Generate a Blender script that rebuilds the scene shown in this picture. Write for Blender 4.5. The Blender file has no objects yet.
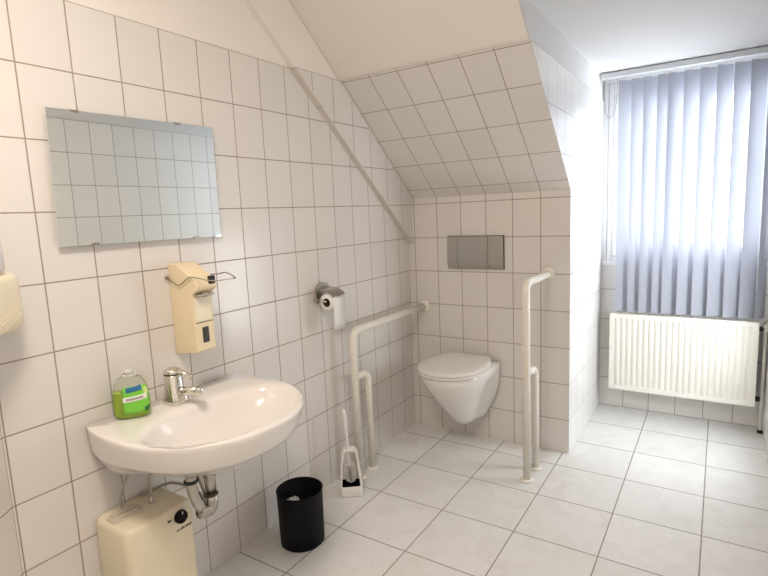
import bpy, bmesh, math
from mathutils import Vector, Matrix

S = bpy.context.scene
COL = S.collection
PI = math.pi

# ------------------------------------------------------------------ materials
def new_mat(name):
    m = bpy.data.materials.new(name); m.use_nodes = True
    nt = m.node_tree
    return m, nt, nt.nodes['Principled BSDF']

def mat(name, col, rough=.5, metal=0., spec=.5, bump=0., bscale=60, var=0., coat=0.):
    m, nt, p = new_mat(name)
    p.inputs['Base Color'].default_value = (*col, 1)
    p.inputs['Roughness'].default_value = rough
    p.inputs['Metallic'].default_value = metal
    p.inputs['Specular IOR Level'].default_value = spec
    p.inputs['Coat Weight'].default_value = coat
    if bump or var:
        tc = nt.nodes.new('ShaderNodeTexCoord')
        n = nt.nodes.new('ShaderNodeTexNoise'); n.inputs['Scale'].default_value = bscale
        n.inputs['Detail'].default_value = 4
        nt.links.new(tc.outputs['Object'], n.inputs['Vector'])
        if bump:
            b = nt.nodes.new('ShaderNodeBump'); b.inputs['Strength'].default_value = bump
            b.inputs['Distance'].default_value = .01
            nt.links.new(n.outputs['Fac'], b.inputs['Height']); nt.links.new(b.outputs['Normal'], p.inputs['Normal'])
        if var:
            mx = nt.nodes.new('ShaderNodeMix'); mx.data_type = 'RGBA'
            mx.inputs[6].default_value = (*[c * (1 - var) for c in col], 1)
            mx.inputs[7].default_value = (*[min(1, c * (1 + var)) for c in col], 1)
            nt.links.new(n.outputs['Fac'], mx.inputs[0]); nt.links.new(mx.outputs[2], p.inputs['Base Color'])
    return m

def tile_mat(name, tw, th, base, grout, joint, rough, floor=False, var=.02):
    """tiles laid out in metres on the UV map"""
    m, nt, p = new_mat(name)
    N, L = nt.nodes.new, nt.links.new
    uv = N('ShaderNodeUVMap'); uv.uv_map = 'UVMap'
    sep = N('ShaderNodeSeparateXYZ'); L(uv.outputs['UV'], sep.inputs[0])
    def math_(op, a, b=None, c=None):
        n = N('ShaderNodeMath'); n.operation = op
        for i, v in enumerate((a, b, c)):
            if v is None: continue
            if hasattr(v, 'is_linked') or hasattr(v, 'links'): L(v, n.inputs[i])
            else: n.inputs[i].default_value = v
        return n.outputs[0]
    def edge(c, size):
        s = math_('DIVIDE', c, size)
        fl = math_('FLOOR', s)
        fr = math_('SUBTRACT', s, fl)
        inv = math_('SUBTRACT', 1., fr)
        return math_('MULTIPLY', math_('MINIMUM', fr, inv), size), fl
    du, iu = edge(sep.outputs[0], tw); dv, iv = edge(sep.outputs[1], th)
    d = math_('MINIMUM', du, dv)
    mr = N('ShaderNodeMapRange'); mr.interpolation_type = 'SMOOTHSTEP'
    mr.inputs['From Min'].default_value = joint * .30; mr.inputs['From Max'].default_value = joint * .75
    L(d, mr.inputs['Value'])
    # one slightly different shade for every tile
    cmb = N('ShaderNodeCombineXYZ'); L(iu, cmb.inputs[0]); L(iv, cmb.inputs[1])
    wn = N('ShaderNodeTexWhiteNoise'); wn.noise_dimensions = '3D'; L(cmb.outputs[0], wn.inputs['Vector'])
    tone = N('ShaderNodeMix'); tone.data_type = 'RGBA'
    tone.inputs[6].default_value = (*[c * (1 - var) for c in base], 1)
    tone.inputs[7].default_value = (*[min(1, c * (1 + var)) for c in base], 1)
    L(wn.outputs['Value'], tone.inputs[0])
    colout = tone.outputs[2]
    tc = N('ShaderNodeTexCoord')
    if floor:
        off = N('ShaderNodeVectorMath'); off.operation = 'MULTIPLY_ADD'
        L(wn.outputs['Color'], off.inputs[0]); off.inputs[1].default_value = (7, 7, 7); L(tc.outputs['Object'], off.inputs[2])
        n1 = N('ShaderNodeTexNoise'); n1.inputs['Scale'].default_value = 7; n1.inputs['Detail'].default_value = 6
        n1.inputs['Roughness'].default_value = .62; n1.inputs['Distortion'].default_value = 1.3
        L(off.outputs[0], n1.inputs['Vector'])
        r = N('ShaderNodeValToRGB')
        r.color_ramp.elements[0].position = .32; r.color_ramp.elements[0].color = (.925, .915, .90, 1)
        r.color_ramp.elements[1].position = .56; r.color_ramp.elements[1].color = (1, 1, 1, 1)
        L(n1.outputs['Fac'], r.inputs[0])
        mu = N('ShaderNodeMix'); mu.data_type = 'RGBA'; mu.blend_type = 'MULTIPLY'; mu.inputs[0].default_value = 1
        L(colout, mu.inputs[6]); L(r.outputs[0], mu.inputs[7]); colout = mu.outputs[2]
    gn = N('ShaderNodeTexNoise'); gn.inputs['Scale'].default_value = 14
    L(tc.outputs['Object'], gn.inputs['Vector'])
    gm = N('ShaderNodeMix'); gm.data_type = 'RGBA'
    gm.inputs[6].default_value = (*[c * .75 for c in grout], 1); gm.inputs[7].default_value = (*[min(1, c * 1.25) for c in grout], 1)
    L(gn.outputs['Fac'], gm.inputs[0])
    mx = N('ShaderNodeMix'); mx.data_type = 'RGBA'
    L(mr.outputs[0], mx.inputs[0]); L(gm.outputs[2], mx.inputs[6]); L(colout, mx.inputs[7])
    L(mx.outputs[2], p.inputs['Base Color'])
    rr = N('ShaderNodeMapRange'); rr.inputs['To Min'].default_value = .85; rr.inputs['To Max'].default_value = rough
    L(mr.outputs[0], rr.inputs['Value']); L(rr.outputs[0], p.inputs['Roughness'])
    wob = N('ShaderNodeTexNoise'); wob.inputs['Scale'].default_value = 9
    L(tc.outputs['Object'], wob.inputs['Vector'])
    h = math_('MULTIPLY_ADD', wob.outputs['Fac'], .35, mr.outputs[0])
    b = N('ShaderNodeBump'); b.inputs['Strength'].default_value = .25; b.inputs['Distance'].default_value = .002
    L(h, b.inputs['Height']); L(b.outputs['Normal'], p.inputs['Normal'])
    return m

M = {}
M['tile'] = tile_mat('glazed_wall_tile', .15, .20, (.745, .71, .672), (.33, .27, .22), .0038, .22)
M['cheek_tile'] = tile_mat('glazed_alcove_tile', .152, .20, (.82, .80, .775), (.30, .275, .25), .0036, .22)
M['floor'] = tile_mat('stone_floor_tile', .333, .333, (.79, .78, .76), (.34, .305, .275), .0052, .38, floor=True, var=.03)
M['paint'] = mat('painted_plaster', (.84, .79, .73), .9, bump=.08, bscale=120)
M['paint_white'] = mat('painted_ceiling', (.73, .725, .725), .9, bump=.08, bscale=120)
M['ceramic'] = mat('white_ceramic', (.86, .82, .775), .12, coat=.3)
M['ceramic_cool'] = mat('white_sanitary_ceramic', (.83, .80, .76), .12, coat=.3)
M['seat'] = mat('seat_plastic', (.80, .765, .73), .25)
M['chrome'] = mat('chrome', (.74, .72, .66), .12, 1.)
M['chrome_dull'] = mat('dull_chrome', (.45, .43, .39), .28, 1.)
M['steel'] = mat('brushed_grey_plate', (.40, .39, .36), .38, .55)
M['cream'] = mat('cream_plastic', (.83, .70, .47), .38)
M['cream_pale'] = mat('pale_cream_plastic', (.86, .78, .60), .4)
M['heater'] = mat('cream_enamel', (.79, .70, .52), .4)
M['rail'] = mat('ivory_coated_tube', (.84, .80, .715), .3)
M['fitting'] = mat('grey_beige_fitting', (.60, .54, .43), .45)
M['black'] = mat('black_plastic', (.004, .004, .005), .6, spec=.16)
M['dark'] = mat('dark_rubber', (.02, .02, .02), .6)
M['white_plastic'] = mat('white_plastic', (.84, .81, .77), .35)
M['paper'] = mat('soft_white_paper', (.86, .84, .82), .95, bump=.15, bscale=300)
M['card'] = mat('brown_card_core', (.10, .07, .05), .9)
M['rad'] = mat('white_radiator_enamel', (.83, .81, .74), .3)
M['frame'] = mat('white_window_frame', (.85, .85, .85), .35)
M['wire'] = mat('grey_steel_wire', (.35, .32, .27), .3, 1.)
M['hose'] = mat('grey_hose', (.42, .38, .32), .45, .3)
M['rail_alu'] = mat('aluminium_head_rail', (.62, .63, .65), .4, .3)
M['window_dark'] = mat('smoked_level_window', (.05, .05, .045), .15)
M['nozzle'] = mat('grey_nozzle', (.40, .36, .30), .4, .2)
M['ink'] = mat('dark_print', (.09, .07, .05), .6)
M['gap'] = mat('shadow_joint', (.05, .05, .045), .8)

m, nt, p = new_mat('mirror_silver')
p.inputs['Base Color'].default_value = (.93, .97, .955, 1); p.inputs['Metallic'].default_value = 1; p.inputs['Roughness'].default_value = .01
M['mirror'] = m
m, nt, p = new_mat('clear_pet')
p.inputs['Base Color'].default_value = (.95, .98, .93, 1); p.inputs['Roughness'].default_value = .05
p.inputs['Transmission Weight'].default_value = 1; p.inputs['IOR'].default_value = 1.2
M['pet'] = m
m, nt, p = new_mat('green_liquid_soap')
p.inputs['Base Color'].default_value = (.62, .85, .12, 1); p.inputs['Roughness'].default_value = .1
p.inputs['Transmission Weight'].default_value = .55; p.inputs['IOR'].default_value = 1.33
p.inputs['Subsurface Weight'].default_value = 0
M['soap'] = m
M['lab_green'] = mat('label_green', (.20, .62, .06), .35)
M['lab_lime'] = mat('label_lime', (.62, .80, .22), .35)
M['lab_blue'] = mat('label_blue', (.03, .16, .34), .35)
M['lab_white'] = mat('label_white', (.85, .86, .82), .4)
M['lab_dark'] = mat('label_dark_green', (.03, .16, .04), .4)
m, nt, p = new_mat('translucent_cap')
p.inputs['Base Color'].default_value = (.86, .84, .80, 1); p.inputs['Transmission Weight'].default_value = .3; p.inputs['Roughness'].default_value = .3
M['cap'] = m

# window glass: mostly clear, a faint mirror
m = bpy.data.materials.new('window_glass'); m.use_nodes = True; nt = m.node_tree
nt.nodes.clear()
o = nt.nodes.new('ShaderNodeOutputMaterial'); mx = nt.nodes.new('ShaderNodeMixShader'); mx.inputs[0].default_value = .06
t = nt.nodes.new('ShaderNodeBsdfTransparent'); g = nt.nodes.new('ShaderNodeBsdfGlossy'); g.inputs['Roughness'].default_value = .02
t.inputs[0].default_value = (.97, .98, .98, 1)
nt.links.new(t.outputs[0], mx.inputs[1]); nt.links.new(g.outputs[0], mx.inputs[2]); nt.links.new(mx.outputs[0], o.inputs[0])
M['glass'] = m

# blind cloth: woven, lets daylight glow through
m = bpy.data.materials.new('vertical_blind_cloth'); m.use_nodes = True; nt = m.node_tree
nt.nodes.clear(); N = nt.nodes.new; L = nt.links.new
o = N('ShaderNodeOutputMaterial'); mx = N('ShaderNodeMixShader'); mx.inputs[0].default_value = .14
df = N('ShaderNodeBsdfDiffuse'); tr = N('ShaderNodeBsdfTranslucent')
df.inputs[0].default_value = (.40, .41, .465, 1); tr.inputs[0].default_value = (.60, .62, .72, 1)
tc = N('ShaderNodeTexCoord'); wv = N('ShaderNodeTexNoise'); wv.inputs['Scale'].default_value = 500
L(tc.outputs['Object'], wv.inputs['Vector'])
b = N('ShaderNodeBump'); b.inputs['Strength'].default_value = .08; b.inputs['Distance'].default_value = .001
L(wv.outputs['Fac'], b.inputs['Height']); L(b.outputs['Normal'], df.inputs['Normal'])
L(df.outputs[0], mx.inputs[1]); L(tr.outputs[0], mx.inputs[2]); L(mx.outputs[0], o.inputs[0])
M['cloth'] = m

# ------------------------------------------------------------------ mesh tools
class B:
    def __init__(s):
        s.bm = bmesh.new(); s.mats = []
    def mi(s, m):
        if m not in s.mats: s.mats.append(m)
        return s.mats.index(m)
    def face(s, vs, m, smooth=False):
        try: f = s.bm.faces.new(vs)
        except ValueError: return None
        f.material_index = s.mi(m); f.smooth = smooth
        return f
    def box(s, a, b, m):
        x0, y0, z0 = a; x1, y1, z1 = b
        v = [s.bm.verts.new(p) for p in ((x0,y0,z0),(x1,y0,z0),(x1,y1,z0),(x0,y1,z0),(x0,y0,z1),(x1,y0,z1),(x1,y1,z1),(x0,y1,z1))]
        for q in ((3,2,1,0),(4,5,6,7),(0,1,5,4),(1,2,6,5),(2,3,7,6),(3,0,4,7)): s.face([v[i] for i in q], m)
        return s
    def prism(s, poly, d, m, smooth_side=False):
        """closed polygon of 3-D points extruded by vector d"""
        d = Vector(d)
        a = [s.bm.verts.new(p) for p in poly]; b = [s.bm.verts.new(Vector(p) + d) for p in poly]
        n = len(a)
        s.face(a[::-1], m); s.face(b, m)
        for i in range(n): s.face([a[i], a[(i+1)%n], b[(i+1)%n], b[i]], m, smooth_side)
        return s
    def loft(s, rings, m, cap0=True, cap1=True, smooth=True, closed=True):
        R = [[s.bm.verts.new(p) for p in r] for r in rings]
        n = len(R[0])
        for k in range(len(R)-1):
            for i in range(n if closed else n-1):
                s.face([R[k][i], R[k][(i+1)%n], R[k+1][(i+1)%n], R[k+1][i]], m, smooth)
        if cap0: s.face(R[0][::-1], m, smooth)
        if cap1: s.face(R[-1], m, smooth)
        return s
    def lathe(s, prof, c, m, axis=(0,0,1), n=32, cap0=True, cap1=True):
        ax = Vector(axis).normalized(); e1 = ax.orthogonal().normalized(); e2 = ax.cross(e1); c = Vector(c)
        rings = [[c + ax*h + (e1*math.cos(2*PI*i/n) + e2*math.sin(2*PI*i/n))*max(r, 1e-5) for i in range(n)] for r, h in prof]
        return s.loft(rings, m, cap0, cap1)
    def tube(s, pts, r, m, n=14, fil=0., seg=7, cap=True):
        P = [Vector(p) for p in pts]
        if fil: P = fillet(P, fil, seg)
        T = []
        for i in range(len(P)):
            t = (P[min(i+1, len(P)-1)] - P[max(i-1, 0)])
            T.append(t.normalized())
        e1 = T[0].orthogonal().normalized(); rings = []
        for i, q in enumerate(P):
            e1 = (e1 - T[i]*e1.dot(T[i])).normalized(); e2 = T[i].cross(e1)
            rad = r[i] if isinstance(r, (list, tuple)) else r
            rings.append([q + (e1*math.cos(2*PI*k/n) + e2*math.sin(2*PI*k/n))*rad for k in range(n)])
        return s.loft(rings, m, cap, cap)

def fillet(P, r, seg):
    out = [P[0]]
    for i in range(1, len(P)-1):
        a, b, c = P[i-1], P[i], P[i+1]
        u = (a-b); v = (c-b); d = min(r, u.length*.49, v.length*.49)
        p0 = b + u.normalized()*d; p1 = b + v.normalized()*d
        for k in range(seg+1):
            t = k/seg; out.append(p0*(1-t)**2 + b*2*t*(1-t) + p1*t*t)
    out.append(P[-1]); return out

def spline(pts, n, closed=False):
    P = [Vector(p) for p in pts]; out = []
    m_ = len(P); rng = m_ if closed else m_-1
    for i in range(rng):
        g = lambda j: P[j % m_] if closed else P[max(0, min(m_-1, j))]
        a, b, c, d = g(i-1), g(i), g(i+1), g(i+2)
        for k in range(n):
            t = k/n
            out.append(.5*((2*b) + (c-a)*t + (2*a-5*b+4*c-d)*t*t + (3*b-a-3*c+d)*t**3))
    if not closed: out.append(P[-1])
    return out

def polar(poly, c, n):
    """ray-cast a closed 2-D outline from c into n points"""
    out = []; cx, cy = c
    for i in range(n):
        a = 2*PI*i/n; dx, dy = math.cos(a), math.sin(a); best = 0
        for j in range(len(poly)):
            x0, y0 = poly[j][0]-cx, poly[j][1]-cy; x1, y1 = poly[(j+1)%len(poly)][0]-cx, poly[(j+1)%len(poly)][1]-cy
            ex, ey = x1-x0, y1-y0; den = dx*ey - dy*ex
            if abs(den) < 1e-12: continue
            t = (x0*ey - y0*ex)/den; u = (x0*dy - y0*dx)/den
            if -1e-6 <= u <= 1+1e-6 and t > best: best = t
        out.append((cx+dx*best, cy+dy*best))
    return out

def tag(o, label=None, cat=None, group=None, kind=None):
    for k, v in (('label', label), ('category', cat), ('group', group), ('kind', kind)):
        if v: o[k] = v
    return o

def thing(name, label, cat, loc, group=None):
    o = bpy.data.objects.new(name, None); COL.objects.link(o); o.location = loc; o.empty_display_size = .05
    return tag(o, label, cat, group)

def world_loc(o):
    v = Vector(o.location)
    while o.parent: o = o.parent; v += Vector(o.location)
    return v

def obj(name, b, parent=None, bevel=0., seg=2, sub=0, label=None, uvf=None, smooth_angle=None, origin=None):
    bm = b.bm
    bmesh.ops.recalc_face_normals(bm, faces=bm.faces[:])
    if uvf:
        lay = bm.loops.layers.uv.new('UVMap'); bm.normal_update()
        for f in bm.faces:
            for l in f.loops: l[lay].uv = uvf(l.vert.co, f.normal)
    off = Vector(origin) if origin else (world_loc(parent) if parent else Vector((0,0,0)))
    if off.length: bmesh.ops.translate(bm, verts=bm.verts[:], vec=-off)
    me = bpy.data.meshes.new(name); bm.to_mesh(me); bm.free()
    for m in b.mats: me.materials.append(M[m] if isinstance(m, str) else m)
    o = bpy.data.objects.new(name, me); COL.objects.link(o)
    if parent: o.parent = parent
    elif origin: o.location = origin
    if bevel:
        md = o.modifiers.new('bevel', 'BEVEL'); md.width = bevel; md.segments = seg; md.limit_method = 'ANGLE'; md.angle_limit = math.radians(35)
        md.harden_normals = False
        for f in me.polygons: f.use_smooth = True
        md2 = o.modifiers.new('wn', 'WEIGHTED_NORMAL'); md2.keep_sharp = True
    if sub:
        md = o.modifiers.new('sub', 'SUBSURF'); md.levels = sub; md.render_levels = sub
    if label: o['label'] = label
    return o

def struct(name, b, uvf=None, **k):
    o = obj(name, b, uvf=uvf, **k); o['kind'] = 'structure'; return o

# ------------------------------------------------------------------ the room
Z0 = .189            # lowest wall-tile joint above the floor
TOP = 1.989          # top edge of the tiling
YB = 2.787           # toilet wall
XK = .9586           # dormer cheek
YW = 3.645           # window wall
XR = 1.86            # right-hand wall
K = .848             # pitch of the roof slope
ZS = 1.425           # slope meets toilet wall
ZD = 2.13            # dormer ceiling
ZC = 2.50            # main ceiling
def slope_y(z): return YB - (z-ZS)/K
def strip_y(z): return YB - (z-1.16)/K
PW = .030            # thickness of the boxed-out panel

UV_Z = lambda z: z - Z0
def uv_left(c, n):
    if abs(n.z) > .3: return (c.y/math.cos(math.atan(K)) + .05, .03 + c.x)
    if abs(n.x) > .5: return (c.y - .7137 + .15*20, UV_Z(c.z))
    return (c.x - .045 + .15*20, UV_Z(c.z))
def uv_back(c, n):
    if n.x > .5: return (c.y - 2.669 + .152*20, UV_Z(c.z))
    return ((c.x - .042)*(.15/.1530) + .15*20, UV_Z(c.z))
def uv_slope(c, n):
    if n.x > .5: return (c.y - 2.669 + .152*20, UV_Z(c.z))
    s = math.hypot(c.y - slope_y(1.980), c.z - 1.980)*(1 if c.z < 1.980 else -1)
    return ((c.x - .042)*(.15/.1530) + .15*20, -s*(.2/.1960) + 4.0)
def uv_cheek(c, n): return ((c.y if abs(n.x) > .5 else c.x) - 2.669 + .152*20, UV_Z(c.z))
def uv_win(c, n): return ((c.x - 1.257 if abs(n.y) > .5 else c.y) + .152*20, UV_Z(c.z))
def uv_right(c, n): return ((c.y if abs(n.x) > .5 else c.x) - 1.709 + .15*20, UV_Z(c.z))
def uv_floor(c, n): return (c.x - .2614 + .333*20, c.y - 2.6335 + .333*20)

# floor
b = B(); b.box((-.12, -.75, -.08), (2.0, 3.78, 0), 'floor'); struct('floor', b, uv_floor)

# left wall, with a plastered zone above the tiles
PX0, PY0 = 0., .557
CD = Vector((.60, -.80, 0)); CN = Vector((.80, .60, 0))     # the canted wall beside it
b = B()
b.box((-.1, .50, 0), (0, YB+.1, TOP), 'tile'); b.box((-.1, .50, TOP), (-.006, YB+.1, ZC), 'paint')
struct('wall_left', b, uv_left)

# boxed-out panel behind the diagonal strip: tiled below, plaster above
b = B()
zs = [1.16, TOP]
b.prism([(0, YB, 1.16), (0, strip_y(TOP), TOP), (0, slope_y(TOP), TOP), (0, YB, ZS)], (PW, 0, 0), 'tile')
b.prism([(-.006, strip_y(TOP), TOP), (-.006, strip_y(ZC), ZC), (-.006, slope_y(ZC), ZC), (-.006, slope_y(TOP), TOP)], (PW, 0, 0), 'paint')
# flip order so that the tiled faces carry metres on their UV map
struct('trim_1', b, uv_left)

# narrow ceramic strip that closes the lower edge of the panel
b = B()
dv = Vector((0, -1, K)).normalized(); nv = Vector((0, -K, -1)).normalized()
L0 = (Vector((0, strip_y(TOP), TOP)) - Vector((0, YB, 1.16))).length
n = 6
for i in range(n):
    a = Vector((0, YB, 1.16)) + dv*(L0*i/n + .002); c = Vector((0, YB, 1.16)) + dv*(L0*(i+1)/n - .002)
    b.prism([a + nv*.0005, c + nv*.0005, c + nv*.007, a + nv*.007], (PW + .004, 0, 0), 'strip')
M['strip'] = mat('beige_edge_tile', (.66, .61, .55), .4, var=.05, bscale=20)
b.prism([Vector((0, YB, 1.16)), Vector((0, YB, 1.16)) + dv*L0, Vector((0, YB, 1.16)) + dv*L0 + nv*.0045, Vector((0, YB, 1.16)) + nv*.0045], (PW+.003, 0, 0), 'hose')
struct('trim_2', b, bevel=.0012)

# canted wall at the left, near the viewer
b = B()
P0 = Vector((0, PY0, 0)); P1 = P0 + CD*1.40
def uv_cant(c, n):
    s = (c - P0).dot(CD); return (-s + .15*20, UV_Z(c.z))
b.prism([P0, P1, P1 - CN*.1, P0 - CN*.1], (0, 0, TOP), 'tile')
q = [P0 - CN*.006, P1 - CN*.006, P1 - CN*.1, P0 - CN*.1]
b.prism([v + Vector((0,0,TOP)) for v in q], (0, 0, ZC-TOP), 'paint')
struct('wall_corner', b, uv_cant)

# wall behind the viewer
b = B(); b.box((P1.x-.05, P1.y-.1, 0), (XR+.1, P1.y, TOP), 'tile'); b.box((P1.x-.05, P1.y-.1, TOP), (XR+.1, P1.y-.006, ZC), 'paint')
struct('wall_front', b, uv_back)

# right wall
VY0, VY1, VZ0, VZ1 = 2.83, 3.24, .35, 1.24     # opening for an added, unseen window that brightens the alcove
b = B(); b.box((XR, P1.y-.1, 0), (XR+.1, VY0, TOP), 'cheek_tile'); b.box((XR, VY1, 0), (XR+.1, YW+.15, TOP), 'cheek_tile')
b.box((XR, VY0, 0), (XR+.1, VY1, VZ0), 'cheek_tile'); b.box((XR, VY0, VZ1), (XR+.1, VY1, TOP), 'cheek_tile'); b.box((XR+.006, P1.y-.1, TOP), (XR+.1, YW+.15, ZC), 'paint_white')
struct('wall_right', b, uv_right)

# toilet wall
b = B(); b.box((-.0, YB, 0), (XK, YB+.1, ZS), 'tile')
struct('wall_back', b, uv_back)

# sloping roof: tiled to TOP, plaster above, over the toilet
b = B()
b.prism([(0, YB, ZS), (0, slope_y(TOP), TOP), (0, YB+.1, TOP), (0, YB+.1, ZS)], (XK, 0, 0), 'tile')
yo = .006
b.prism([(0, slope_y(TOP)+yo, TOP), (0, slope_y(ZC)+yo, ZC), (0, YB+.1, ZC), (0, YB+.1, TOP)], (XK-.006, 0, 0), 'paint')
struct('ceiling_slope', b, uv_slope)
# dormer cheek facing the window alcove
b = B()
b.box((XK-.09, YB+.1, 0), (XK, YW+.15, TOP), 'cheek_tile')
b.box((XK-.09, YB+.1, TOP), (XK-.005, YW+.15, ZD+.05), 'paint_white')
struct('wall_dormer_cheek', b, uv_cheek)
# thin alcove facing on the side of the slope, so that both cheek halves read as one wall
b = B()
b.prism([(XK-.0005, YB, 0), (XK-.0005, YB, ZS), (XK-.0005, slope_y(TOP), TOP), (XK-.0005, YB+.1, TOP), (XK-.0005, YB+.1, 0)], (.001, 0, 0), 'cheek_tile')
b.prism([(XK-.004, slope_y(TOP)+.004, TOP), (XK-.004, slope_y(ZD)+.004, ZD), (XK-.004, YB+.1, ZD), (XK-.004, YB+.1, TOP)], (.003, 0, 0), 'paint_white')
struct('trim_3', b, uv_cheek)

# dormer ceiling, slope above it, main ceiling
b = B()
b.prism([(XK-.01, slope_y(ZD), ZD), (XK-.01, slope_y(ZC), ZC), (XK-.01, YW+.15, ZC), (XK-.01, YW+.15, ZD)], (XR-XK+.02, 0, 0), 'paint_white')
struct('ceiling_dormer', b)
b = B(); b.box((-.1, P1.y-.1, ZC), (XR+.1, slope_y(ZC)+.3, ZC+.08), 'paint')
struct('ceiling', b)

# window wall round its opening
WX0, WX1, WZ0, WZ1 = .985, 1.845, .975, 2.085
b = B()
b.box((XK, YW, 0), (XR, YW+.1, WZ0-.03), 'cheek_tile')
b.box((XK, YW, WZ0-.03), (WX0, YW+.1, ZD), 'frame'); b.box((WX1, YW, WZ0-.03), (XR, YW+.1, ZD), 'frame')
b.box((WX0, YW, WZ1), (WX1, YW+.1, ZD), 'frame')
struct('wall_window', b, uv_win)
b = B(); b.box((XK+.004, YW-.012, WZ0-.03), (XR-.002, YW+.1, WZ0), 'frame'); struct('trim_4', b, bevel=.003)

# window: frame, top rail, sash, pane
win = bpy.data.objects.new('window_1', None); COL.objects.link(win); win.location = ((WX0+WX1)/2, YW+.05, WZ0); win['kind'] = 'structure'
def ring_frame(b, x0, x1, z0, z1, w, y0, y1, m, wt=None, wb=None):
    wt = wt or w; wb = wb or w
    b.box((x0, y0, z0), (x0+w, y1, z1), m); b.box((x1-w, y0, z0), (x1, y1, z1), m)
    b.box((x0+w, y0, z0), (x1-w, y1, z0+wb), m); b.box((x0+w, y0, z1-wt), (x1-w, y1, z1), m)
b = B(); ring_frame(b, WX0+.001, WX1-.001, WZ0+.001, WZ1-.001, .032, YW+.012, YW+.075, 'frame', wt=.07); obj('window_frame', b, win, bevel=.006, seg=3)
b = B(); ring_frame(b, WX0+.034, WX1-.034, WZ0+.034, WZ1-.072, .045, YW+.002, YW+.06, 'frame', wt=.075, wb=.05); obj('sash', b, win, bevel=.008, seg=3)
b = B(); b.box((WX0+.076, YW+.03, WZ0+.08), (WX1-.076, YW+.036, WZ1-.142), 'glass'); obj('pane', b, win)

win = bpy.data.objects.new('added_fill_window', None); COL.objects.link(win); win.location = (XR+.05, (VY0+VY1)/2, VZ0); win['kind'] = 'structure'  # added low window out of view, lifts light on floor and cheek
b = B(); x0, x1, w = XR+.02, XR+.08, .03
b.box((x0, VY0+.001, VZ0+.001), (x1, VY0+w, VZ1-.001), 'frame'); b.box((x0, VY1-w, VZ0+.001), (x1, VY1-.001, VZ1-.001), 'frame')
b.box((x0, VY0+w, VZ0+.001), (x1, VY1-w, VZ0+w), 'frame'); b.box((x0, VY0+w, VZ1-w), (x1, VY1-w, VZ1-.001), 'frame'); obj('window_frame', b, win, bevel=.004)
b = B(); b.box((XR+.045, VY0+w+.001, VZ0+w+.001), (XR+.051, VY1-w-.001, VZ1-w-.001), 'glass'); obj('pane', b, win)

# ------------------------------------------------------------------ mirror
t = thing('wall_mirror', 'frameless rectangular mirror held by small clips above the washbasin', 'mirror', (.0, 1.05, 1.48))
b = B(); b.prism([(.0147, .766, 1.677), (.0147, 1.338, 1.684), (.0130, 1.337, 1.287), (.0130, .756, 1.289)], (.005, 0, 0), 'mirror')
obj('mirror_glass', b, t)
b = B(); b.box((.0005, .775, 1.30), (.0125, 1.32, 1.665), 'dark'); obj('backing', b, t)
for y, z, up in ((.845, 1.678, 1), (1.19, 1.6825, 1), (.862, 1.2886, -1), (1.225, 1.2872, -1)):
    b = B(); b.box((.0185, y-.011, z-.006 if up > 0 else z-.002), (.0215, y+.011, z+.002 if up > 0 else z+.006), 'chrome_dull')
    b.box((.001, y-.011, z+.0005 if up > 0 else z-.0025), (.0185, y+.011, z+.0025 if up > 0 else z-.0005), 'chrome_dull')
    obj('clip', b, t, bevel=.001)

# ------------------------------------------------------------------ washbasin
YC = 1.054
prof = [(0, .284), (.08, .302), (.16, .310), (.25, .307), (.33, .288), (.40, .253), (.45, .211), (.49, .16), (.515, .108), (.528, .055), (.532, 0)]
half = spline([(x, w, 0) for x, w in prof], 5)
outl = [(p.x, YC - p.y) for p in half] + [(p.x, YC + p.y) for p in half[::-1][1:]]
NB = 96; CB = (.29, YC)
outer = polar(outl, CB, NB)
# bowl opening
op = []
for i in range(120):
    a = 2*PI*i/120; c_, s_ = math.cos(a), math.sin(a)
    ex = 2/2.35
    x = CB[0] + .025 + (.178 if c_ > 0 else .158)*math.copysign(abs(c_)**ex, c_)
    y = YC + .272*math.copysign(abs(s_)**ex, s_)
    op.append((x, y))
inner = polar(op, CB, NB)
ZR = .745
def oring(z, ins, drop=0):
    k = 1 - ins/.532
    r = []
    for x, y in outer:
        w_ = .42 + .58*min(1., max(0., x)/.26)**1.5
        r.append((x*k, YC + (y-YC)*(1 - ins*w_/.40), z))
    return r
def lerp(p, q, t): return p + (q-p)*t
def iring(z, k, cx=.33):
    return [(cx + (x-cx)*k, YC + (y-YC)*k, z) for x, y in inner]
def mid(t, z): return [(lerp(a[0], c[0], t), lerp(a[1], c[1], t), z) for a, c in zip(outer, inner)]
rings = [oring(.572, .20), oring(.578, .17), oring(.60, .13), oring(.632, .075), oring(.655, .036), oring(.668, .024), oring(.69, .016), oring(.722, .005),
         oring(.737, .001), oring(.743, .003), [(x, y, ZR) for x, y, z in oring(0, .008)],
         mid(.40, ZR-.0005), mid(.72, ZR-.001), mid(.93, ZR-.003), iring(ZR-.008, .985), iring(ZR-.022, .955), iring(ZR-.045, .90), iring(ZR-.07, .82), iring(ZR-.092, .70), iring(ZR-.105, .55), iring(ZR-.112, .35), iring(ZR-.116, .16)]
for r in rings:   # keep the back flat on the wall
    pass
t = thing('washbasin', 'white ceramic half-round washbasin mounted on the tiled wall below the mirror', 'sink', (0.0, YC, .572))
b = B(); b.loft([[(max(x, .0008), y, z) for x, y, z in r] for r in rings], 'ceramic'); obj('basin', b, t)
b = B(); b.lathe([(.024, 0), (.024, .003), (.018, .005), (.006, .005)], (.33, YC, ZR-.1155), 'chrome'); obj('drain', b, t)

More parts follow.
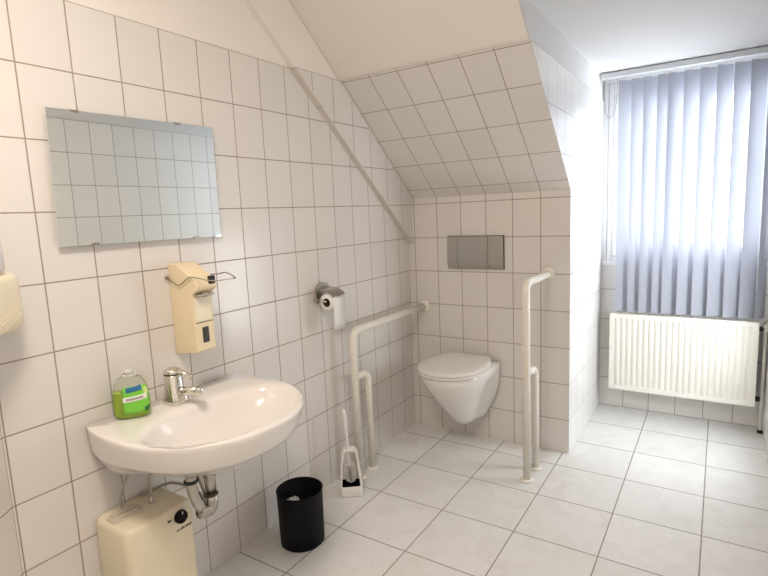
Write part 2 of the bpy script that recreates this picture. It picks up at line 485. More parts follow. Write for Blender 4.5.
# ------------------------------------------------------------------ faucet
FX, FY = .082, 1.033
t = thing('basin_faucet', 'short chrome single-lever mixer tap on the back of the washbasin', 'faucet', (FX, FY, ZR))
b = B()
def rrect(cx, cy, hx, hy, z, r=.01, n=5):
    out = []
    for sx, sy, a0 in ((1,1,0), (-1,1,90), (-1,-1,180), (1,-1,270)):
        for k in range(n+1):
            a = math.radians(a0 + 90*k/n)
            out.append((cx + sx*(hx-r) + r*math.cos(a), cy + sy*(hy-r) + r*math.sin(a), z))
    return out
b.loft([rrect(FX, FY, .038, .034, ZR+.0003, .02), rrect(FX+.002, FY, .038, .034, ZR+.010, .02), rrect(FX-.002, FY, .032, .032, ZR+.034, .022), rrect(FX-.003, FY, .028, .028, ZR+.042, .022), rrect(FX-.004, FY, .0275, .0275, ZR+.094, .022), rrect(FX-.004, FY, .025, .025, ZR+.098, .02)], 'chrome')
obj('body', b, t)
b = B(); b.tube([(FX+.006, FY+.004, ZR+.033), (FX+.05, FY+.008, ZR+.042), (FX+.100, FY+.014, ZR+.052)], [.020, .015, .013], 'chrome', 16); obj('spout', b, t)
b = B(); b.lathe([(.014, 0), (.016, .004), (.016, .022), (.012, .024)], (FX+.103, FY+.0145, ZR+.060), 'chrome', axis=(.25, .04, -1)); obj('aerator', b, t)
b = B(); b.lathe([(.028, 0), (.0285, .005), (.026, .014), (.018, .018)], (FX-.004, FY, ZR+.099), 'chrome')
obj('lever_cap', b, t)
b = B(); b.lathe([(.0285, 0), (.0285, .004)], (FX-.004, FY, ZR+.0965), 'dark'); obj('seal_ring', b, t)
b = B(); b.tube([(FX+.010, FY+.004, ZR+.105), (FX+.035, FY+.012, ZR+.101), (FX+.066, FY+.022, ZR+.088)], [.013, .011, .008], 'chrome', 14); obj('lever', b, t)

# ------------------------------------------------------------------ soap bottle
SX, SY = .072, .885
t = thing('soap_bottle', 'clear oval bottle of bright green liquid soap on the washbasin corner', 'soap', (SX, SY, ZR))
SA = math.radians(-38)
def sring(hx, hy, z, n=40, e=2.5, cut=None):
    out = []
    for i in range(n):
        a = 2*PI*i/n; c_, s_ = math.cos(a), math.sin(a)
        x = hx*math.copysign(abs(c_)**(2/e), c_); y = hy*math.copysign(abs(s_)**(2/e), s_)
        out.append((SX + x*math.cos(SA) - y*math.sin(SA), SY + x*math.sin(SA) + y*math.cos(SA), z))
    return out
bp = [(.021, .044, .001), (.026, .0500, .006), (.0280, .0525, .02), (.0285, .0535, .05), (.0280, .0505, .085), (.0255, .0445, .11), (.021, .033, .127), (.0145, .0185, .1345)]
b = B(); b.loft([sring(hx, hy, ZR+z) for hx, hy, z in bp], 'pet'); obj('bottle', b, t)
b = B(); b.loft([sring(hx*.93, hy*.95, ZR+z) for hx, hy, z in ((.0205, .043, .004), (.026, .050, .009), (.0280, .0525, .02), (.0285, .0535, .05), (.0283, .0508, .084), (.0282, .0502, .086))], 'soap')
obj('liquid', b, t, label='bright green liquid soap')
b = B(); b.lathe([(.0215, 0), (.0225, .003), (.0215, .006)], (SX, SY, ZR+.133), 'cap'); b.lathe([(.0135, .006), (.0135, .019), (.011, .0215)], (SX, SY, ZR+.133), 'cap')
obj('cap', b, t, label='translucent white screw cap')
def label_patch(z0, z1, a0, a1, m, k=1.012, name='label', parent=None, skew=0., lab=None):
    def rad(z):
        for (h0, w0, q0), (h1, w1, q1) in zip(bp, bp[1:]):
            if q0 <= z <= q1:
                f = (z-q0)/(q1-q0); return h0+(h1-h0)*f, w0+(w1-w0)*f
        return bp[-1][:2]
    b = B(); nA, nZ = 14, 8; g = []
    for j in range(nZ+1):
        row = []
        for i in range(nA+1):
            a = math.radians(a0 + (a1-a0)*i/nA); z = z0 + (z1-z0)*j/nZ + skew*(i/nA-.5)
            hx, hy = rad(z); c_, s_ = math.cos(a), math.sin(a)
            x = k*hx*math.copysign(abs(c_)**.8, c_); y = k*hy*math.copysign(abs(s_)**.8, s_)
            row.append(b.bm.verts.new((SX + x*math.cos(SA) - y*math.sin(SA), SY + x*math.sin(SA) + y*math.cos(SA), ZR+z)))
        g.append(row)
    for j in range(nZ):
        for i in range(nA): b.face([g[j][i], g[j][i+1], g[j+1][i+1], g[j+1][i]], m, True)
    o = obj(name, b, parent)
    md = o.modifiers.new('thick', 'SOLIDIFY'); md.thickness = .0004
    if lab: o['label'] = lab
    return o
lb = label_patch(.018, .104, -18, 74, 'lab_green', 1.012, 'label', t, lab='green label with a white band and a blue patch')
label_patch(.088, .104, -8, 40, 'lab_blue', 1.03, 'emblem', lb, .006)
label_patch(.058, .074, -18, 58, 'lab_white', 1.03, 'band', lb, .006)
label_patch(.063, .069, -8, 38, 'nozzle', 1.045, 'lettering', lb, .004)
label_patch(.074, .096, 44, 72, 'lab_lime', 1.025, 'band', lb, 0)
label_patch(.020, .036, 40, 70, 'lab_dark', 1.03, 'leaf_picture', lb, .004)

# ------------------------------------------------------------------ elbow-lever soap dispenser
t = thing('soap_dispenser', 'cream box-shaped wall dispenser with a bent wire elbow lever', 'dispenser', (0, 1.145, .88))
Y0, Y1 = 1.108, 1.190
b = B()
pr = [(.0005, .882), (.112, .897), (.117, .902), (.117, 1.098), (.146, 1.116), (.150, 1.128), (.140, 1.150), (.075, 1.188), (.045, 1.203), (.0005, 1.205)]
b.prism([(x, Y0, z) for x, z in pr], (0, Y1-Y0, 0), 'cream')
obj('housing', b, t, bevel=.006, seg=3)
b = B(); b.box((.1155, Y0+.010, 1.005), (.1190, Y1-.008, 1.090), 'cream_pale'); obj('front_panel', b, t, bevel=.004, label='paler recessed front panel')
b = B(); b.box((.1172, Y0+.006, .999), (.1176, Y1-.004, 1.0015), 'ink'); obj('joint', b, t)
b = B(); b.box((.116, Y0+.030, .928), (.1195, Y0+.056, .983), 'window_dark'); obj('level_window', b, t, bevel=.002, label='small dark level window')
b = B(); b.lathe([(.012, 0), (.012, .012), (.007, .02)], (.129, 1.150, 1.107), 'nozzle', axis=(0, 0, -1)); b.box((.119, 1.116, 1.093), (.142, 1.183, 1.101), 'nozzle'); obj('nozzle', b, t, bevel=.002, label='grey pump nozzle under the nose')
b = B(); b.box((.141, 1.158, 1.132), (.1515, 1.184, 1.160), 'dark'); obj('plunger_slot', b, t, bevel=.003)
b = B()
lev = [(.004, 1.100, 1.158), (.050, 1.1005, 1.134), (.078, 1.1005, 1.137), (.118, 1.101, 1.160), (.150, 1.108, 1.160), (.195, 1.135, 1.148), (.243, 1.180, 1.152), (.243, 1.190, 1.154), (.190, 1.200, 1.168), (.150, 1.197, 1.162), (.118, 1.197, 1.160), (.050, 1.1975, 1.136), (.004, 1.1975, 1.158)]
b.tube(spline(lev, 3), .0021, 'wire', 8); b.lathe([(.006, 0), (.006, .008)], (.004, 1.094, 1.158), 'wire', axis=(0, 1, 0), n=12); b.lathe([(.006, 0), (.006, .008)], (.004, 1.191, 1.158), 'wire', axis=(0, 1, 0), n=12)
obj('elbow_lever', b, t, label='bent steel wire lever')

# ------------------------------------------------------------------ cream dispenser at the left edge, on the canted wall
def cant(s, d, z): return P0 + CD*s + CN*d + Vector((0, 0, z))
t = thing('wall_dispenser', 'rounded cream wall unit with slanting grooves, cut off by left edge', 'dispenser', cant(.14, 0, 1.09))
b = B()
def crr(s0, s1, z0, z1, d, r):
    out = []
    for cs, cz_, a0 in ((s1-r, z1-r, 0), (s0+r, z1-r, 90), (s0+r, z0+r, 180), (s1-r, z0+r, 270)):
        for k in range(6):
            a = math.radians(a0 + 18*k); out.append(cant(cs + r*math.cos(a), d, cz_ + r*math.sin(a)))
    return out
S0, S1, ZA, ZB = -.010, .28, 1.086, 1.238
b.loft([crr(.004, S1, ZA-.004, ZB+.004, .0006, .02), crr(S0-.004, S1, ZA-.004, ZB+.004, .06, .022), crr(S0, S1-.004, ZA, ZB, .085, .024), crr(S0+.008, S1-.012, ZA+.008, ZB-.008, .098, .024), crr(S0+.02, S1-.024, ZA+.02, ZB-.02, .102, .02)], 'cream_pale')
obj('housing', b, t)
for k, z in enumerate((1.146, 1.134, 1.116)):
    b = B(); b.tube([cant(S0+.006, .088, z+.012), cant(S0+.022, .1022, z+.006), cant(S0+.1, .1022, z-.022), cant(S0+.2, .1022, z-.055 if k < 1 else 1.122)], .0011, 'cream', 6)
    obj('groove', b, t)
t = thing('towel_box', 'sliver of a white wall box above the cream unit at left edge', 'dispenser', cant(.16, 0, 1.245))
b = B(); b.loft([crr(.045, .30, 1.243, 1.36, .0006, .006), crr(.045, .30, 1.243, 1.36, .098, .006), crr(.049, .296, 1.247, 1.356, .102, .006)], 'paper'); obj('housing', b, t)
b = B(); b.loft([crr(.10, .25, 1.2425, 1.2435, .02, .0004), crr(.10, .25, 1.2425, 1.2435, .05, .0004)], 'gap'); obj('slot', b, t)

# ------------------------------------------------------------------ water heater under the basin
t = thing('water_heater', 'cream under-sink water heater with a black temperature knob', 'water heater', (.09, .865, .05))
HX, HY0, HY1, HZ = .182, .757, .990, .447
b = B()
def hring(z, ins, fx=0):
    return rrect((HX-fx)/2 + .0006, (HY0+HY1)/2, (HX-fx)/2 - ins*.4, (HY1-HY0)/2 - ins, z, .024)
b.loft([hring(.05, .014, .01), hring(.056, .004), hring(.066, 0), hring(.36, 0), hring(HZ-.016, .001), hring(HZ-.007, .004), hring(HZ-.001, .011), hring(HZ, .018)], 'heater')
obj('tank', b, t, smooth_angle=1)
b = B(); b.lathe([(.0215, 0), (.0215, .008), (.0195, .014), (.016, .0155)], (HX+.0004, .936, HZ-.037), 'black', axis=(1, 0, .0)); kn = obj('knob', b, t, label='black round temperature knob')
b = B(); b.box((HX+.0155, .9345, HZ-.0255), (HX+.0168, .9375, HZ-.0165), 'lab_white'); obj('pointer', b, kn)
b = B(); b.box((HX+.0002, .891, HZ-.038), (HX+.0022, .903, HZ-.030), 'ink'); obj('indicator_lamp', b, t, bevel=.001, label='small dark indicator lamp')
b = B()
for i, (w, h) in enumerate(((.0042, .0048), (.003, .0048), (.0042, .0048), (.0048, .006), (.003, .0048), (.0042, .0054), (.0042, .0048), (.0035, .0048), (.0042, .0048))):
    y = .920 + i*.0062; b.box((HX+.0002, y, HZ-.084), (HX+.0008, y+w*1.15, HZ-.084+h*1.5), 'ink')
obj('lettering', b, t)
b = B(); b.loft([rrect(.075, .822, .030, .052, HZ-.0005, .015), rrect(.075, .822, .028, .050, HZ+.006, .014)], 'fitting'); b.box((.058, .785, HZ+.005), (.072, .860, HZ+.014), 'fitting'); b.box((.084, .795, HZ+.005), (.096, .85, HZ+.012), 'fitting')
obj('fitting_cover', b, t, bevel=.002)
b = B(); b.lathe([(.0095, 0), (.0095, .006), (.0075, .007), (.0075, .02), (.0055, .022)], (.085, .905, HZ-.0005), 'chrome_dull', n=6); obj('pipe_union', b, t)

# supply hoses
b = B(); b.tube(spline([(.085, .905, HZ+.021), (.085, .905, .50), (.083, .907, .56), (.080, .915, .570)], 5), .0052, 'hose', 10)
tag(obj('supply_pipe', b, origin=(.085, .905, HZ+.02)), 'straight thin metal pipe rising from the heater top into the washbasin', 'pipe')
b = B(); b.tube(spline([(.050, .828, HZ+.004), (.050, .826, .49), (.052, .840, .535), (.062, .86, .568)], 6), .004, 'hose', 10)
tag(obj('supply_hose', b, origin=(.050, .828, HZ+.004)), 'thin grey hose curving up from the back left of the water heater', 'hose')
b = B(); b.tube(spline([(.020, .905, HZ+.007), (.03, .95, .456), (.05, 1.002, .458), (.10, 1.03, .446), (.16, 1.035, .43), (.215, 1.018, .40), (.232, 1.008, .42), (.225, .995, .50), (.205, .985, .566)], 6), .0048, 'hose', 10)
tag(obj('supply_hose', b, origin=(.02, .905, HZ+.01)), 'grey hose looping behind the heater and up beside the drain trap', 'hose')

# ------------------------------------------------------------------ drain trap
t = thing('drain_trap', 'tarnished chrome bottle-neck drain trap hanging below the washbasin', 'pipe', (.25, .98, .41))
TX = .262
b = B(); b.tube([(TX, .935, .585), (TX, .935, .50), (TX, .940, .435), (TX, .972, .418), (TX, .998, .425), (TX, 1.0, .47)], [.0165]*4+[.0185, .0185], 'chrome_dull', 18, fil=0); b.bm.free()
b = B(); b.tube([(TX, .934, .5712), (TX, .934, .52), (TX, .950, .47), (TX, .965, .440)], .0165, 'chrome_dull', 18, fil=.03); obj('inlet_pipe', b, t)
b = B(); b.tube([(TX, .954, .438), (TX, 1.001, .424), (TX, 1.001, .475)], .0210, 'chrome_dull', 18, fil=.028); obj('u_bend', b, t)
b = B(); b.tube([(TX, 1.001, .472), (TX, 1.001, .5712)], .0180, 'chrome_dull', 18); b.lathe([(.0185, 0), (.0225, .002), (.0225, .026), (.019, .030)], (TX, 1.001, .540), 'chrome_dull'); obj('outlet_pipe', b, t)
b = B(); b.tube([(TX-.012, 1.001, .552), (.15, 1.001, .552), (.001, 1.001, .552)], .0145, 'chrome_dull', 14, fil=.03); obj('wall_pipe', b, t)
b = B(); b.lathe([(.019, 0), (.0225, .003), (.0225, .008), (.019, .011)], (TX, .934, .546), 'dark'); obj('coupling_ring', b, t, label='black coupling ring')
b = B(); b.lathe([(.0195, 0), (.0230, .002), (.0230, .006), (.0195, .008)], (TX, 1.001, .472), 'ink'); obj('coupling_ring', b, t, label='dark coupling ring')

# ------------------------------------------------------------------ waste bin with a crumpled tissue
BX, BY = .178, 1.494
t = thing('waste_bin', 'black round plastic waste bin on the floor by the tiled wall', 'bin', (BX, BY, 0))
b = B(); b.lathe([(.089, .0005), (.0915, .003), (.0945, .225), (.0965, .229), (.0945, .231), (.0915, .228), (.0885, .012), (.001, .010)], (BX, BY, 0), 'black', n=48, cap1=False); obj('bin_body', b, t)
b = B()
import random
rnd = random.Random(4)
bmesh.ops.create_icosphere(b.bm, subdivisions=3, radius=.026, matrix=Matrix.Translation((BX-.044, BY+.004, .148)))
b.mi('paper')
for v in b.bm.verts:
    c = Vector((BX-.044, BY+.004, .148)); d = v.co - c
    v.co = c + d*(1 + .35*math.sin(d.x*230+1)*math.sin(d.y*190)*math.cos(d.z*210+.7) + rnd.uniform(-.06, .06))
    v.co.z = max(v.co.z, .0135)
b.tube([(BX-.025, BY+.010, .0125), (BX-.028, BY+.012, .05), (BX-.036, BY+.006, .10), (BX-.044, BY+.004, .150)], [.030, .024, .026, .012], 'paper', 9)
tag(obj('crumpled_tissue', b, origin=(BX-.025, BY+.010, .012)), 'crumpled white paper tissue lying inside the black waste bin', 'tissue')

# ------------------------------------------------------------------ toilet brush and its holder
HB = Vector((.139, 1.896, 0)); E1 = Vector((.79, .61, 0)).normalized(); E2 = Vector((-E1.y, E1.x, 0)); UZ = Vector((0, 0, 1))
def hb(a, d, z): return HB + E1*a + E2*d + UZ*z
t = thing('brush_holder', 'white open-fronted toilet brush holder on the floor beside the grab rail', 'brush holder', HB)
def hrr(hw, hd, z, dz=0, r=.012, n=4):
    return [hb(x, y, z) for x, y, _ in rrect(0, dz, hw, hd, 0, r, n)]
b = B(); b.loft([hrr(.054, .046, .0006), hrr(.056, .048, .006), hrr(.0535, .0455, .048), hrr(.0515, .0435, .051), hrr(.047, .039, .050), hrr(.045, .037, .012)], 'white_plastic'); obj('cup', b, t)
b = B(); b.loft([hrr(.0462, .0382, .0495), hrr(.0440, .0360, .0130)], 'black', False, True); obj('liner', b, t, label='black inside of the cup')
b = B()
cen = fillet([Vector((-.0495, 0, .048)), Vector((-.032, 0, .224)), Vector((.032, 0, .224)), Vector((.0495, 0, .048))], .022, 6)
rings = []
for i, q in enumerate(cen):
    tn = (cen[min(i+1, len(cen)-1)] - cen[max(i-1, 0)]).normalized(); nn = Vector((tn.z, 0, -tn.x))
    th = .0058; dp = .024 + .014*(1 - q.z/.224)
    P = lambda k, d: hb((q + nn*k).x, d, (q + nn*k).z)
    rings.append([P(-th, -dp), P(th, -dp), P(th, dp), P(-th, dp)])
b.loft(rings, 'white_plastic', smooth=False); obj('arch_frame', b, t, bevel=.003)
b = B(); b.box((0, 0, 0), (0, 0, 0), 'white_plastic'); b.bm.free()
t = thing('toilet_brush', 'white toilet brush with an upright handle standing in its holder', 'brush', hb(0, 0, .05))
def bh(z): return hb(-.004*(z-.05)/.37*4, -.004, z)
b = B(); b.tube([bh(.10), bh(.16), bh(.23), bh(.29), bh(.32), bh(.34), bh(.40), bh(.42), bh(.428)], [.007, .0065, .0065, .0065, .007, .0095, .0095, .008, .003], 'white_plastic', 12); obj('handle', b, t)
b = B()
for k in range(11):
    z = .058 + k*.0084
    for i in range(12):
        a = 2*PI*(i + .5*(k % 2))/12; r = .040*math.sin(PI*(k+1.6)/13.5)**.5
        c = bh(z); d = E1*math.cos(a) + E2*math.sin(a)
        b.tube([c, c + d*r*.55 + UZ*.006, c + d*r + UZ*.013], [.0026, .0026, .0018], 'white_plastic', 5)
b.tube([bh(.055), bh(.15)], .0075, 'white_plastic', 8)
tag(obj('bristles', b, t), kind='stuff')

# ------------------------------------------------------------------ paper holder and roll
t = thing('toilet_paper_holder', 'chrome wall-mounted toilet paper holder with a hinged cover flap', 'paper holder', (0, 1.925, .99))
b = B()
pl = [(y, z) for y, z in ((1.872, .935), (1.980, .935))] + [(1.926 + .054*math.cos(math.radians(a)), .985 + .045*math.sin(math.radians(a))) for a in range(0, 181, 12)]
b.prism([(.0006, y, z) for y, z in pl], (.012, 0, 0), 'chrome_dull'); obj('wall_plate', b, t, bevel=.003)
b = B()
cp = [(.013, 1.006), (.04, 1.006), (.080, .999), (.106, .985), (.112, .974)]
b.loft([[(x, 1.866, z), (x, 1.964, z), (x, 1.964, z-.003), (x, 1.866, z-.003)] for x, z in cp], 'chrome_dull', smooth=False); obj('cover_flap', b, t, bevel=.001)
b = B(); b.tube([(.012, 1.860, .955), (.075, 1.860, .950), (.075, 1.958, .950)], .0045, 'chrome', 10, fil=.012); b.box((.0125, 1.853, .945), (.03, 1.868, .965), 'chrome_dull'); obj('arm', b, t)
t = thing('toilet_paper_roll', 'white toilet paper roll with a loose hanging sheet on the chrome holder', 'toilet paper', (.075, 1.92, .945))
RC = (.075, 1.868, .9435); RR = .040
b = B(); b.lathe([(.021, 0), (RR, 0), (RR, .087), (.021, .087)], RC, 'paper', axis=(0, 1, 0), n=40, cap0=False, cap1=False); obj('roll', b, t)
b = B(); b.lathe([(.0207, -.0005), (.0207, .0875), (.0197, .0875), (.0197, -.0005), (.0207, -.0005)], RC, 'card', axis=(0, 1, 0), n=32, cap0=False, cap1=False); obj('core', b, t, label='brown card core')
b = B()
pth = [(RC[0] + (RR+.0006)*math.cos(math.radians(a)), RC[2] + (RR+.0006)*math.sin(math.radians(a))) for a in range(95, -1, -12)] + [(RC[0]+RR+.001, .92), (RC[0]+RR+.000, .86), (RC[0]+RR-.004, .812)]
b.loft([[(x, 1.869, z), (x, 1.953, z), (x-.0008, 1.953, z), (x-.0008, 1.869, z)] for x, z in pth], 'paper'); obj('sheet', b, t)

# ------------------------------------------------------------------ grab rails
def grab_rail(label, x, yf, y2, zt, z2, yb=YB, r=.0190):
    t = thing('grab_rail', label, 'grab rail', (x, yf, 0), 'grab rails beside the toilet')
    b = B(); b.tube([(x, yf, .006), (x, yf, zt), (x, yb-.004, zt)], r, 'rail', 18, fil=.055, seg=9); obj('rail_tube', b, t)
    b = B(); b.tube([(x, y2, .006), (x, y2, z2), (x, yf+.004, z2)], r*.93, 'rail', 18, fil=.06, seg=9); obj('support_post', b, t)
    for y in (yf, y2):
        b = B(); b.lathe([(.034, .0005), (.034, .005), (.031, .009), (.020, .012)], (x, y, 0), 'rail'); obj('floor_flange', b, t)
    b = B(); b.lathe([(.037, .0008), (.037, .006), (.033, .010), (.020, .013)], (x, yb, zt), 'rail', axis=(0, -1, 0)); obj('wall_flange', b, t)
grab_rail('ivory tubular grab rail between the toilet and the left wall, lower of the two', .092, 2.035, 2.150, .772, .535)
grab_rail('ivory tubular grab rail right of the toilet, near the wall corner', .847, 2.405, 2.545, .990, .545)

# ------------------------------------------------------------------ toilet
TC = .402
t = thing('toilet', 'white wall-hung toilet with its lid closed, between the two grab rails', 'toilet', (TC, YB, .14))
def tout(wf, front, wb, pinch=1.):
    pts = [(0, YB-.0008), (wb, YB-.0008), (wb*.995, YB-.04), (min(wb, wf)*pinch, YB-.10)]
    yc = front + (YB-front)*.50
    for a in range(0, 91, 10):
        pts.append((wf*math.cos(math.radians(a))**.9 if a < 90 else 0, yc - (yc-front)*math.sin(math.radians(a))))
    rt = [(TC+x, y) for x, y in pts]; lf = [(TC-x, y) for x, y in pts[::-1][1:-1]]
    return rt + lf
lv = [(.135, .045, 2.610, .060), (.143, .060, 2.590, .085), (.175, .072, 2.555, .105), (.23, .090, 2.500, .130, .85), (.29, .112, 2.438, .155, .80), (.35, .137, 2.388, .170, .84), (.40, .160, 2.350, .175, .93), (.44, .176, 2.326, .177, 1.), (.474, .180, 2.318, .177, 1.), (.480, .174, 2.324, .174, 1.)]
lo = [lv[0]] + lv
rings = []
for q in lv:
    z, wf, fr, wb = q[:4]; pn = q[4] if len(q) > 4 else .97
    rings.append([(x, y, z) for x, y in polar(tout(wf, fr, wb, pn), (TC, YB-.10), 72)])
b = B(); b.loft(rings, 'ceramic_cool'); obj('bowl', b, t)
def lid_out(w, front, back, wbk):
    pts = []
    yc = front + .205
    for a in range(-90, 1, 6): pts.append((w*math.cos(math.radians(a)), yc + (yc-front)*math.sin(math.radians(a))))
    pts += [(w*.985, yc+.06), (w*.93, yc+.13), (wbk+.012, back-.03), (wbk, back-.008), (wbk-.02, back)]
    return [(TC+x, y) for x, y in pts] + [(TC-x, y) for x, y in pts[::-1]]
def lid_ring(k, z, w=.185, front=2.306, back=2.762, wbk=.125):
    return [(TC + (x-TC)*k, 2.52 + (y-2.52)*k, z) for x, y in polar(lid_out(w, front, back, wbk), (TC, 2.52), 72)]
b = B(); b.loft([lid_ring(.975, .4805), lid_ring(.995, .483), lid_ring(1., .488), lid_ring(.995, .4935), lid_ring(.975, .495)], 'seat'); obj('seat', b, t)
b = B(); b.loft([lid_ring(.98, .4962), lid_ring(1.0, .4985), lid_ring(1.004, .504), lid_ring(.995, .510), lid_ring(.96, .5142), lid_ring(.8, .5165), lid_ring(.4, .5182)], 'seat'); obj('lid', b, t)
for s in (-1, 1):
    b = B(); b.tube([(TC+s*.075-.022, 2.772, .494), (TC+s*.075+.022, 2.772, .494)], .0115, 'seat', 14); obj('hinge', b, t)

# flush plate
t = thing('flush_plate', 'wide grey flush plate with three panels on the wall above the toilet', 'flush plate', (.439, YB, 1.10))
FX0, FX1, FZ0, FZ1 = .268, .605, 1.010, 1.196
b = B(); b.box((FX0-.003, YB-.008, FZ0-.002), (FX1+.003, YB-.0008, FZ1+.002), 'gap'); obj('base_plate', b, t, bevel=.003, label='dark base plate')
W = FX1-FX0
def pp(x0, x1):
    pr = [(-.0085, FZ0), (-.0085, FZ1), (-.020, FZ1-.003), (-.026, FZ0+.036), (-.016, FZ0)]
    return B().prism([(x0, YB+y, z) for y, z in pr], (x1-x0, 0, 0), 'steel')
obj('side_panel', pp(FX0, FX0+W*.187), t, bevel=.002)
obj('flush_button', pp(FX0+W*.192, FX0+W*.737), t, bevel=.002)
obj('flush_button', pp(FX0+W*.743, FX1), t, bevel=.002)

# ------------------------------------------------------------------ radiator
RX0, RX1, RZ0, RZ1, RY0, RY1 = 1.040, 1.812, .166, .655, 3.498, 3.590
t = thing('radiator', 'white ribbed panel radiator under the window blind', 'radiator', ((RX0+RX1)/2, YW, RZ0))
b = B()
nf = 23; pts = []
e = .022; wd = (RX1-RX0-2*e)/nf
pts.append((RX0, RY0)); pts.append((RX0+e*.7, RY0))
for i in range(nf):
    x = RX0 + e + i*wd
    pts += [(x, RY0+.0005), (x+wd*.16, RY0+.0075), (x+wd*.40, RY0+.0085), (x+wd*.56, RY0+.0015), (x+wd*.72, RY0-.0005), (x+wd*.95, RY0-.0005)]
pts += [(RX1-e*.7, RY0), (RX1, RY0)]
zz = [RZ0, RZ0+.022, RZ0+.034, RZ1-.034, RZ1-.022, RZ1]
fl = [0, 0, 1, 1, 0, 0]
rings = []
for z, f in zip(zz, fl):
    rings.append([(x, RY0 + (y-RY0)*f, z) for x, y in pts])
b.loft(rings, 'rad', False, False, smooth=False, closed=False)
o = obj('front_panel', b, t)
md = o.modifiers.new('thick', 'SOLIDIFY'); md.thickness = .003; md.offset = -1
b = B(); b.box((RX0+.006, RY1-.010, RZ0+.006), (RX1-.006, RY1, RZ1-.006), 'rad'); obj('rear_panel', b, t)
for x in (RX0, RX1-.004):
    b = B(); b.box((x, RY0+.013, RZ0+.004), (x+.004, RY1, RZ1), 'rad'); obj('side_cover', b, t, bevel=.001)
b = B()
b.box((RX0+.005, RY0+.014, RZ1-.006), (RX1-.005, RY0+.020, RZ1+.0005), 'rad'); b.box((RX0+.005, RY1-.012, RZ1-.004), (RX1-.005, RY1-.001, RZ1+.0005), 'rad')
x = RX0+.008
while x < RX1-.010:
    b.box((x, RY0+.020, RZ1-.003), (x+.0055, RY1-.012, RZ1+.0005), 'rad'); x += .0115
obj('top_grille', b, t)
for zv in (RZ1-.045, RZ0+.035):
    b = B(); b.tube([(RX1+.0005, 3.545, zv), (RX1+.024, 3.545, zv)], .013, 'dark', 14); b.lathe([(.016, 0), (.016, .016)], (RX1+.003, 3.545, zv), 'dark', axis=(1, 0, 0), n=6); obj('valve', b, t, label='black valve fitting')
for x in (RX0+.15, RX1-.15):
    b = B(); b.box((x-.015, RY1+.0005, RZ0+.05), (x+.015, YW-.0008, RZ1-.06), 'rad'); obj('bracket', b, t)
t = thing('radiator_pipe', 'white vertical heating pipe at the right end of the radiator', 'pipe', (1.843, 3.545, 0))
b = B(); b.tube([(1.845, 3.545, .0008), (1.845, 3.545, .64)], .0085, 'rad', 14); obj('pipe', b, t)
b = B(); b.lathe([(.0145, .0006), (.0145, .012), (.010, .018)], (1.845, 3.545, 0), 'dark'); obj('floor_collar', b, t, label='dark collar at the floor')
b = B(); b.lathe([(.009, 0), (.0135, .004), (.0135, .036), (.008, .042)], (1.845, 3.545, .595), 'rad'); obj('valve_cap', b, t)

# ------------------------------------------------------------------ vertical blind
t = thing('vertical_blind', 'white vertical slat blind hanging from a ceiling rail across the window', 'blind', (1.40, 3.545, ZD))
BYL = 3.545
b = B(); b.box((.972, BYL-.022, 2.094), (XR-.004, BYL+.022, 2.125), 'rail_alu'); obj('head_rail', b, t, bevel=.003)
b = B(); b.box((.968, BYL-.024, 2.091), (.9725, BYL+.024, 2.127), 'white_plastic'); obj('end_cap', b, t, bevel=.002)
for x in (1.06, 1.40, 1.74):
    b = B(); b.box((x-.012, BYL-.015, 2.1252), (x+.012, BYL+.015, ZD-.0005), 'dark'); obj('ceiling_bracket', b, t)
sx = [1.101, 1.172, 1.236, 1.308, 1.362, 1.441, 1.519, 1.597, 1.677, 1.751, 1.815]
ang = [30, 29, 31, 29, 30, 31, 31, 32, 32, 33, 60]
SW, SZ0, SZ1 = .089, .668, 2.070
for x, a in zip(sx, ang):
    a = math.radians(a); ca, sa = math.cos(a), math.sin(a); b = B(); rings = []
    for z in (SZ0, SZ1):
        r = []
        for k in range(9):
            u = -SW/2 + SW*k/8; bow = .004*(1-(2*u/SW)**2)
            r.append((x + u*ca + bow*sa, BYL - u*sa*-1 - bow*ca, z))
        rings.append(r)
    b.loft(rings, 'cloth', False, False, smooth=True, closed=False)
    sl = obj('slat', b, t)
    b = B(); b.box((x-.010, BYL-.0035, SZ1-.004), (x+.010, BYL+.0035, SZ1+.010), 'white_plastic'); b.box((x-.0025, BYL-.0025, SZ1+.009), (x+.0025, BYL+.0025, 2.0945), 'white_plastic')
    obj('hanger', b, sl)
b = B(); b.tube(spline([(.982, BYL-.02, 2.085), (.984, BYL-.022, 2.0), (.990, BYL-.024, 1.90), (1.012, BYL-.027, 1.862), (1.038, BYL-.027, 1.885), (1.052, BYL-.026, 1.96), (1.056, BYL-.022, 2.085)], 6), .0016, 'nozzle', 6); obj('cord', b, t, label='thin grey cord loop')

# ------------------------------------------------------------------ light
w = bpy.data.worlds.new('World'); S.world = w; w.use_nodes = True
bg = w.node_tree.nodes['Background']; bg.inputs[0].default_value = (.90, .95, 1.0, 1); bg.inputs[1].default_value = 6.5

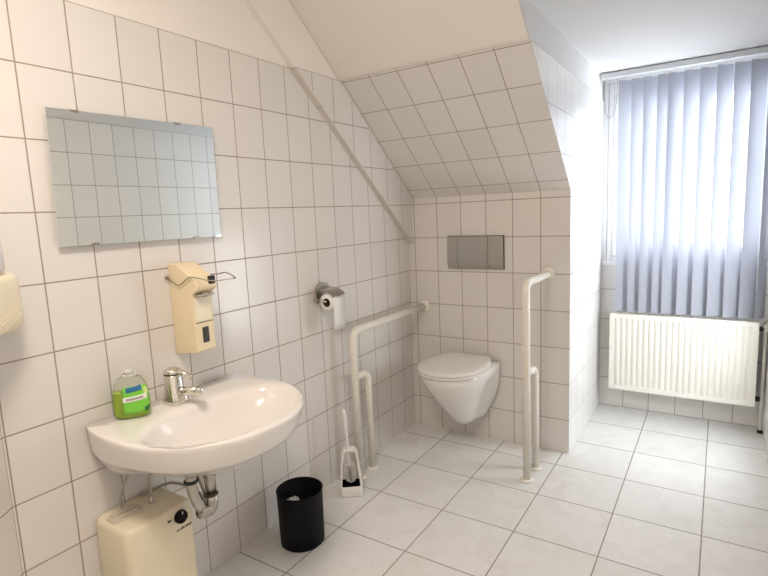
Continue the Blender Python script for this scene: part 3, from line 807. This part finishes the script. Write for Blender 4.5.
ld = bpy.data.lights.new('window_portal', 'AREA'); ld.shape = 'RECTANGLE'; ld.size = WX1-WX0-.1; ld.size_y = WZ1-WZ0-.1
ld.cycles.is_portal = True
lo = bpy.data.objects.new('window_portal', ld); COL.objects.link(lo); lo.location = ((WX0+WX1)/2, YW+.09, (WZ0+WZ1)/2); lo.rotation_euler = (-PI/2, 0, 0)

ld = bpy.data.lights.new('window_portal', 'AREA'); ld.shape = 'RECTANGLE'; ld.size = VZ1-VZ0; ld.size_y = VY1-VY0  # portal of the added side window
ld.cycles.is_portal = True
lo = bpy.data.objects.new('window_portal', ld); COL.objects.link(lo); lo.location = (XR+.09, (VY0+VY1)/2, (VZ0+VZ1)/2); lo.rotation_euler = (0, PI/2, 0)

ld = bpy.data.lights.new('ceiling_lamp', 'AREA'); ld.shape = 'DISK'; ld.size = .42; ld.energy = 11; ld.color = (1, .895, .79)
lo = bpy.data.objects.new('ceiling_lamp', ld); COL.objects.link(lo); lo.location = (.95, .30, ZC-.06)

# ------------------------------------------------------------------ camera
f, cx, cz, yaw, pitch, roll = 521.5277, 1.6086, 1.3436, -.5751, -.1414, -.0437
cd = bpy.data.cameras.new('camera'); cam = bpy.data.objects.new('camera', cd); COL.objects.link(cam)
cd.sensor_fit = 'HORIZONTAL'; cd.sensor_width = 36; cd.lens = f/768*36; cd.clip_start = .02
fw = Vector((math.sin(yaw)*math.cos(pitch), math.cos(yaw)*math.cos(pitch), math.sin(pitch)))
rt = Vector((math.cos(yaw), -math.sin(yaw), 0)); up = rt.cross(fw)
c_, s_ = math.cos(roll), math.sin(roll)
r2 = rt*c_ + up*s_; u2 = up*c_ - rt*s_
mw = Matrix(((r2.x, u2.x, -fw.x, cx), (r2.y, u2.y, -fw.y, 0), (r2.z, u2.z, -fw.z, cz), (0, 0, 0, 1)))
cam.matrix_world = mw
S.camera = cam

vs = S.view_settings
S.display_settings.display_device = 'sRGB'
vs.view_transform = 'Standard'; vs.look = 'None'; vs.exposure = 1.15; vs.gamma = 1; vs.use_curve_mapping = False
